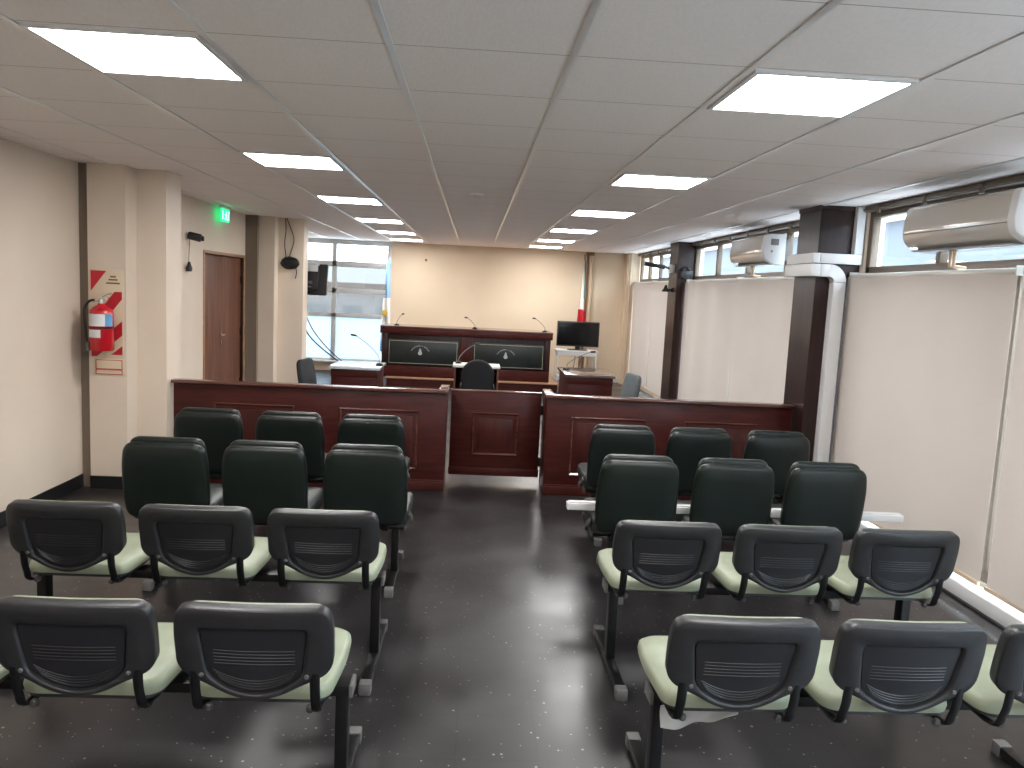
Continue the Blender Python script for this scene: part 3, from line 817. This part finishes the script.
t = thing('cable_coil', 'bundle of black cables coiled on the second left pilaster below the ceiling', 'cable', (-2.44, 10.72, 1.9))
for k in range(5):
    b = BM(); rx, rz = .115 - .008 * k, .075 - .006 * k
    tube(b, [(rx * math.cos(a * PI / 12) + random.uniform(-.006, .006), -.02 - .012 * (k % 3) - .004 * math.sin(a), rz * math.sin(a * PI / 12) + random.uniform(-.006, .006)) for a in range(25)], .010, 6)
    obj('loop', b, 'black', t)
b = BM(); box(b, -.09, .09, -.055, -.001, -.05, .05, .015); obj('junction_box', b, 'black', t)
b = BM(); tube(b, smooth_path([(-.07, -.012, HC - 1.9), (-.06, -.012, .42), (-.075, -.012, .25), (-.05, -.015, .05)], 5), .006)
tube(b, smooth_path([(-.05, -.012, HC - 1.9), (-.0, -.012, .45), (.045, -.012, .3), (.0, -.015, .12), (-.02, -.016, .05)], 5), .006)
tube(b, smooth_path([(.07, -.02, -.04), (.085, -.015, -.12), (.07, -.012, -.2)], 5), .006); obj('cable_run', b, 'black', t)

t = thing('exit_sign', 'green lit exit sign near the ceiling above the double door', 'sign', (XL + .07, 9.30, 2.375))
b = BM(); box(b, -.006, .006, -.06, .23, -.075, .07, .002); obj('sign_plate', b, 'signgreen', t)
b = BM(); xs = .0062
def pic(y0, y1, z0, z1): box(b, xs, xs + .002, y0, y1, z0, z1)
pic(-.03, .0, -.05, .05); pic(.10, .13, .02, .045); pic(.06, .15, -.005, .012); pic(.09, .13, -.03, .0); pic(.06, .09, -.055, -.025); pic(.13, .17, -.055, -.03); pic(.19, .21, -.05, .05)
obj('pictogram', b, 'signwhite', t, 0)
b = BM(); box(b, -.025, .025, -.06, .23, .07, HC - 2.375, .003); obj('housing', b, 'offwhite', t)

# television mounted behind the second pilaster, seen from the back
t = thing('television', 'black wall-mounted television seen from the back beside the far left window', 'television', (-2.335, 11.22, 1.70), math.radians(-8))
tm = Matrix.Rotation(math.radians(-9), 4, 'X')
b = BM(); box(b, -.30, .30, -.02, .02, -.215, .215, .01, 2, tm); cab = obj('cabinet', b, 'black', t)
b = BM(); box(b, -.16, .19, -.06, -.018, -.16, .13, .02, 2, tm); hp = obj('rear_housing', b, 'black', t)
b = BM(); box(b, .03, .11, -.064, -.059, -.07, -.03, 0, 1, tm); box(b, .04, .10, -.064, -.059, -.12, -.10, 0, 1, tm); obj('rating_label', b, 'greycap', hp)
b = BM(); box(b, -.285, .285, .019, .023, -.20, .20, 0, 1, tm); obj('screen', b, 'screen', cab)
b = BM(); box(b, .02, .18, -.075, -.055, .10, .20, .008, 2, tm); tube(b, [(.06, -.07, .17), (-.02, -.10, .19), (-.06, -.16, .19)], .016); tube(b, [(.02, -.05, .215), (.12, -.05, .235), (.2, -.04, .20)], .01); obj('wall_bracket', b, 'greyalu', t)
t = thing('window_cable', 'two dark cables hanging from the wall television down past the left window', 'cable', (-2.35, 11.3, 0))
b = BM(); tube(b, smooth_path([(-.05, 0, 1.45), (-.06, .3, 1.0), (.0, .8, .75), (.18, 1.5, .45), (.35, 2.0, .22), (.4, 2.1, .01)], 6), .010)
tube(b, smooth_path([(-.07, 0, 1.45), (-.06, .2, 1.25), (-.03, .7, .95), (.10, 1.3, .62), (.30, 1.9, .3), (.36, 2.15, .01)], 6), .008); obj('cable_run', b, 'black', t)

# cameras on the far dark column
t = thing('security_camera', 'black bullet camera on the side of the far dark column near the ceiling', 'camera', (2.85, 11.5, 2.10))
b = BM(); box(b, -.07, 0, -.06, .06, -.06, .06, .008); obj('wall_plate', b, 'offwhite', t)
b = BM(); tube(b, [(-.06, 0, .0), (-.14, 0, .03)], .014); obj('arm', b, 'greycap', t)
b = BM(); box(b, -.15, .15, -.035, .035, -.03, .03, .012, 3, Matrix.Translation((-.28, .02, .04)) @ Matrix.Rotation(math.radians(8), 4, 'Y')); obj('camera_body', b, 'black', t, 50)
t = thing('wall_sensor', 'small black sensor on the far dark column below the bullet camera', 'sensor', (2.85, 11.5, 1.80))
b = BM(); box(b, -.03, 0, -.03, .03, -.03, .03, .005); obj('wall_plate', b, 'black', t)
b = BM(); lathe(b, [(0, .07), (.015, .065), (.03, .02), (.055, -.01), (.06, -.03), (0, -.03)], (-.10, 0, 0), 14); box(b, -.06, -.02, -.012, .012, -.012, .012); obj('sensor_head', b, 'black', t, 50)
t = thing('cable_bundle', 'tangle of black cable on the front of the far dark column', 'cable', (2.97, YC2a, 2.05))
b = BM()
for k in range(5): tube(b, [((.09 - .01 * k) * math.cos(a * PI / 10), -.02 - .01 * (k % 3), (.075 - .008 * k) * math.sin(a * PI / 10) - .02 * (k % 2)) for a in range(21)], .012, 6)
obj('coil', b, 'black', t)
b = BM(); box(b, -.09, .10, -.05, -.001, -.08, .03, .01); obj('junction_box', b, 'black', t)

# ------------------------------------------------------------------ dais and judges' bench
PZ, PY = .15, 13.3
t = thing('platform', 'low wooden dais step carrying the long judges bench', 'platform', (.2, PY, 0))
b = BM(); box(b, -1.62, 1.25, .01, 1.98, 0, PZ - .02); obj('riser', b, 'mahog', t)
b = BM(); box(b, -1.64, 1.27, -.015, 1.98, PZ - .02, PZ, .004); obj('deck', b, 'oak', t)
BY = 13.45
t = thing('judges_bench', "long dark judges bench with two emblem panels before the cream wall", 'bench desk', (-.105, BY, PZ))
BL, BR_, BH = -1.42, 1.42, .83
b = BM(); box(b, BL, BR_, .03, .60, 0, BH - .03, .003); obj('carcass', b, 'darkwood', t)
b = BM(); box(b, BL, BR_, .0, .03, 0, .18, .004); obj('plinth', b, 'mahog', t); 
b = BM(); box(b, BL - .03, BR_ + .03, -.035, .05, BH - .105, BH - .005, .004); obj('front_band', b, 'mahog', t)
b = BM(); box(b, BL - .035, BR_ + .035, -.045, .68, BH - .005, BH + .02, .005); obj('top', b, 'capwood', t)
for xx0, xx1, ex in ((BL + .10, -.135, None), (.115, BR_ - .10, None)):
    b = BM(); box(b, xx0, xx1, .012, .03, .21, .625, .003); pan = obj('emblem_panel', b, 'slate', t); pan['label'] = 'black-green panel with pale border and silver emblem'
    b = BM(); w_ = .007
    for q in ((xx0 + .02, xx1 - .02, .225, .225 + w_), (xx0 + .02, xx1 - .02, .60, .60 + w_), (xx0 + .02, xx0 + .02 + w_, .225, .61), (xx1 - .02 - w_, xx1 - .02, .225, .61)):
        box(b, q[0], q[1], .009, .0125, q[2], q[3])
    obj('border_line', b, 'gold', pan, 0)
    b = BM(); cx_ = (xx0 + xx1) / 2 - .05; cz_ = .435
    lathe(b, [(0, .0085), (.034, .009), (.034, .0125)], (cx_, 0, cz_ - .03), 20, 'y')
    box(b, cx_ - .02, cx_ + .02, .0085, .0125, cz_ - .005, cz_ + .03); box(b, cx_ - .008, cx_ + .008, .0085, .0125, cz_ + .02, cz_ + .05)
    for k in range(19):
        if k in (10, 12): continue
        a = math.radians(148 - k * 116 / 18)
        m4 = Matrix.Translation((cx_ + .17 * math.cos(a), 0, cz_ - .075 + .17 * math.sin(a))) @ Matrix.Rotation(-(a - PI / 2), 4, 'Y')
        box(b, -.0045, .0045, .0085, .0125, -.008, .008 - .004 * (k % 2), 0, 1, m4)
    obj('emblem', b, 'emblem', pan, 0)
b = BM(); box(b, -.115, .095, .0, .03, .18, BH - .105, .003)
for k in range(4): box(b, -.08 + k * .04, -.062 + k * .04, -.008, .0, .2, BH - .12, .003)
obj('centre_pilaster', b, 'mahog_v', t)
for s in (BL, BR_ - .09):
    b = BM(); box(b, s, s + .09, .0, .03, .18, BH - .105, .003); obj('end_stile', b, 'darkwood', t)

def mic(label, base, head, r=.042, grp='gooseneck microphones'):
    B, Hd = Vector(base), Vector(head)
    t = thing('gooseneck_microphone', label, 'microphone', base, 0, grp)
    bb = BM(); lathe(bb, [(0, 0), (r, 0), (r, .012), (r * .6, .028), (.012, .032), (0, .032)], n=18); obj('base', bb, 'blacksteel', t)
    d = Hd - B
    bb = BM(); pts = smooth_path([(0, 0, .03), (d.x * .06, d.y * .1, d.z * .35), (d.x * .45, d.y * .5, d.z * .72), (d.x * .88, d.y * .9, d.z * .99)], 6)
    tube(bb, pts, .0045, 6); obj('neck', bb, 'greycap', t)
    bb = BM(); dd = Vector((d.x * .2, d.y * .2, d.z * .03)).normalized()
    e = Vector((d.x * .88, d.y * .9, d.z * .99))
    tube(bb, [e - dd * .01, e + dd * .005, e + dd * .05, e + dd * .062], [.007, .013, .014, .007], 10); obj('capsule', bb, 'black', t)
zt = PZ + BH + .02
mic('gooseneck microphone on the left end of the judges bench', (-1.30, 13.60, zt), (-1.19, 13.45, zt + .2))
mic('gooseneck microphone in the middle of the judges bench', (.02, 13.60, zt), (-.13, 13.45, zt + .19))
mic('gooseneck microphone on the right end of the judges bench', (1.22, 13.60, zt), (1.01, 13.45, zt + .23))

# ------------------------------------------------------------------ desks, table, chairs
def desk(name, label, cat, x0, x1, y0, y1, H, topmat, over=.03):
    cx_, w2, d = (x0 + x1) / 2, (x1 - x0) / 2, y1 - y0
    t = thing(name, label, cat, (cx_, y0, 0))
    bb = BM(); box(bb, -w2, w2, 0, .02, .0, H - .03, .002); obj('front_panel', bb, 'mahog', t)
    for s in (-w2, w2 - .02):
        bb = BM(); box(bb, s, s + .02, .02, d, .0, H - .03, .002); obj('side_panel', bb, 'mahog', t)
    bb = BM(); box(bb, -w2 - over, w2 + over, -over, d, H - .03, H, .004); obj('top', bb, topmat, t)
    bb = BM(); box(bb, -w2 - .004, w2 + .004, -.006, 0, H - .12, H - .035, .002); obj('apron', bb, 'mahog', t)
desk('desk', 'mahogany desk with a pale top before the far left window', 'desk', -1.62, -1.09, 9.25, 9.90, .72, 'desktop')
desk('desk', 'mahogany desk with a microphone in front of the flat screen', 'desk', 1.17, 1.73, 9.65, 10.55, .70, 'browntop')
mic('gooseneck microphone on the pale-topped left desk', (-1.10, 9.5, .72), (-1.42, 9.48, 1.07))
mic('gooseneck microphone on the right desk below the flat screen', (1.22, 10.2, .70), (1.56, 10.15, .95))
t = thing('witness_table', 'small white-topped table behind the round-backed chair', 'table', (.06, 10.35, 0))
b = BM(); box(b, -.31, .31, -.02, .42, .655, .685, .004); obj('tabletop', b, 'offwhite', t)
b = BM(); box(b, -.27, .27, .36, .38, .25, .655, .002); obj('front_panel', b, 'mahog', t)
for s in (-.29, .27):
    b = BM(); box(b, s, s + .02, .0, .40, 0, .655, .002); obj('side_panel', b, 'doorwood', t)
mic('gooseneck microphone on the small witness table', (-.18, 10.6, .685), (.06, 10.65, .95))

def visitor_chair(label, loc, rz, fab, arch=True, H=.82):
    t = thing('visitor_chair', label, 'chair', loc, rz, None)
    bb = BM(); o1 = rrect(.44, .42, .07, 5)
    loft(bb, [[(p[0] * s, p[1] * s, z) for p in o1] for s, z in ((.93, .425), (1, .44), (1, .465), (.94, .482), (.4, .484))]); obj('seat', bb, fab, t, 50)
    mt = Matrix.Translation((0, -.215, .43)) @ Matrix.Rotation(math.radians(10), 4, 'X')
    hh = H - .45
    out = [(-.19, 0), (.19, 0)] + [(.205 * math.cos(a * PI / 20), hh - .20 + .2 * math.sin(a * PI / 20)) for a in range(21)] if arch else round_poly([(-.19, .06), (.19, .06), (.215, .2), (.19, hh), (-.19, hh), (-.215, .2)], .07, 5)
    def rr(wv, s): return [mt @ Vector((u * s, -wv, hh * .5 + (v - hh * .5) * s)) for u, v in out]
    bb = BM(); loft(bb, [rr(-.03, .9), rr(-.025, .97), rr(-.01, 1), rr(.012, 1), rr(.022, .96), rr(.026, .85), rr(.026, .3)]); bk_ = obj('backrest', bb, fab, t, 50)
    if arch:
        bb = BM(); tube(bb, [mt @ Vector((-.16, -.028, .0)), mt @ Vector((.16, -.028, .0))], .014); obj('lower_rail', bb, 'greyalu', bk_)
    for sx in (-1, 1):
        bb = BM(); tube(bb, smooth_path([(sx * .20, .20, .0), (sx * .20, .19, .2), (sx * .20, .18, .425)], 4), .011); obj('leg', bb, 'blacksteel', t)
        bb = BM(); q = mt @ Vector((sx * .175, -.005, .10))
        tube(bb, smooth_path([(sx * .20, -.25, 0), (sx * .20, -.235, .2), (sx * .20, -.225, .42), q], 4), .011); obj('leg', bb, 'blacksteel', t)
        bb = BM(); tube(bb, [(sx * .20, -.22, .415), (sx * .20, .18, .415)], .010); obj('seat_rail', bb, 'blacksteel', t)
    return t
visitor_chair('black round-backed chair seen from behind at the small table', (.075, 10.08, 0), 0, 'navyfabric', True, .84)
visitor_chair('grey fabric chair turned sideways near the far dark column', (1.51, 8.62, 0), math.radians(100), 'greyfabric', False, .86)
visitor_chair('dark chair beside the second pilaster before the left window', (-1.55, 8.72, 0), math.radians(-100), 'navyfabric', False, .86)

# flat screen on its white stand
t = thing('screen_stand', 'white metal stand under the flat screen by the cream wall', 'stand', (1.84, 14.1, 0))
b = BM(); box(b, -.37, .37, -.2, .2, .655, .685, .004); obj('shelf', b, 'white', t)
for sx in (-.35, .33):
    for sy in (-.19, .17):
        b = BM(); box(b, sx, sx + .02, sy, sy + .02, 0, .655, .002); obj('leg', b, 'white', t)
b = BM(); box(b, -.33, .33, .172, .182, .56, .655); box(b, -.33, .33, -.188, -.178, .60, .655); obj('apron', b, 'white', t)
b = BM(); box(b, -.33, .33, -.17, .17, .2, .22); obj('lower_shelf', b, 'white', t)
t = thing('flat_screen', 'black flat screen television on the white stand', 'television', (1.85, 14.05, .685))
b = BM(); box(b, -.375, .375, -.03, .03, .065, .505, .008); cab = obj('cabinet', b, 'black', t)
b = BM(); box(b, -.352, .352, -.033, -.029, .095, .483); obj('screen', b, 'screen', cab, 0)
b = BM(); box(b, -.04, .04, -.02, .02, .01, .07, .006); obj('neck', b, 'black', t)
b = BM(); loft(b, [[(p[0], p[1], z) for p in rrect(.36, .19, .06, 5)] for z in (0, .008)] + [[(p[0] * .9, p[1] * .9, .013) for p in rrect(.36, .19, .06, 5)]]); obj('foot', b, 'black', t)
t = thing('screen_cable', 'dark cables hanging behind the white screen stand', 'cable', (1.95, 14.34, 0))
b = BM(); tube(b, smooth_path([(0, 0, .80), (.02, .01, .55), (-.01, .0, .3), (.03, 0, .02)], 5), .008); tube(b, smooth_path([(-.10, 0, .80), (-.09, .01, .5), (-.12, .0, .28), (-.10, 0, .02)], 5), .008); obj('cable_run', b, 'greycap', t)

# flags
def flag(label, loc, H, bands, tall_z, w=.13, sun=False):
    t = thing('flag', label, 'flag', loc)
    bb = BM(); lathe(bb, [(0, 0), (.12, 0), (.12, .02), (.03, .05), (.016, .06), (0, .06)], n=20); obj('base', bb, 'blacksteel', t)
    bb = BM(); tube(bb, [(0, 0, .05), (0, 0, H)], .013); lathe(bb, [(0, H), (.02, H + .01), (.012, H + .05), (0, H + .07)], n=12); obj('pole', bb, 'rust', t)
    z0, z1 = tall_z
    for k, (m, f0, f1, x0, x1) in enumerate(bands):
        bb = BM()
        def fn(u, v, f0=f0, f1=f1, x0=x0, x1=x1):
            zz = z1 - (z1 - z0) * (f0 + (f1 - f0) * v)
            spread = .35 + .65 * ((z1 - zz) / (z1 - z0))
            x = (x0 + (x1 - x0) * u) * spread
            return (x, -.02 + .028 * math.sin(x * 60 + zz * 3), zz)
        sheet(bb, fn, 20, 16, .003); cl = obj('cloth', bb, m, t, 70)
    if sun:
        bb = BM(); lathe(bb, [(0, -.055), (.055, -.05), (.055, -.042)], (.0 + sun[0], 0, sun[1]), 18, 'y'); obj('sun_emblem', bb, 'flaggold', t)
flag('light blue and white flag with a gold sun left of the judges bench', (-1.60, 14.75, 0), 2.28, [('flagblue', 0, .42, -.06, .09), ('flagwhite', .42, .88, -.11, .09), ('flagblue', .88, 1, -.11, .05)], (.45, 2.15), sun=(-.03, 1.16))
flag('furled flag with red lower part beside the cream wall pipe', (2.02, 14.95, 0), 2.36, [('flagwhite', 0, .38, -.06, .02), ('flaggreen', .0, .55, .02, .07), ('flagwhite', .38, .70, -.06, .02), ('flagred', .70, 1, -.10, .02), ('flagred', .72, 1, .02, .09)], (1.0, 2.3))
t = thing('wall_pipe', 'cream riser pipe with a brown neighbour on the far cream wall', 'pipe', (2.19, YB - .04, 0))
b = BM(); tube(b, [(0, 0, 0), (0, 0, HC)], .038, 14); obj('riser', b, 'pipe', t)
b = BM(); tube(b, [(-.075, .01, 0), (-.075, .01, HC)], .022, 12); obj('riser', b, 'rust', t)
b = BM(); box(b, -.11, .045, -.042, .04, HC - .07, HC - .01, .005); obj('clamp', b, 'rust', t)
t = thing('corner_pipe', 'thin pale pipe in the far right corner under the ceiling', 'pipe', (2.90, 15.0, 0))
b = BM(); tube(b, [(0, 0, 0), (0, 0, HC)], .022, 10); obj('riser', b, 'pipe', t)
t = thing('wall_hook', 'small brown hook high on the far cream wall', 'hook', (-.95, YB, 2.17))
b = BM(); lathe(b, [(0, -.03), (.02, -.025), (.025, 0)], axis='y', n=12); obj('rosette', b, 'rust', t)
b = BM(); tube(b, [(0, -.025, 0), (.01, -.05, .0), (.015, -.055, .02)], .006); obj('prong', b, 'rust', t)
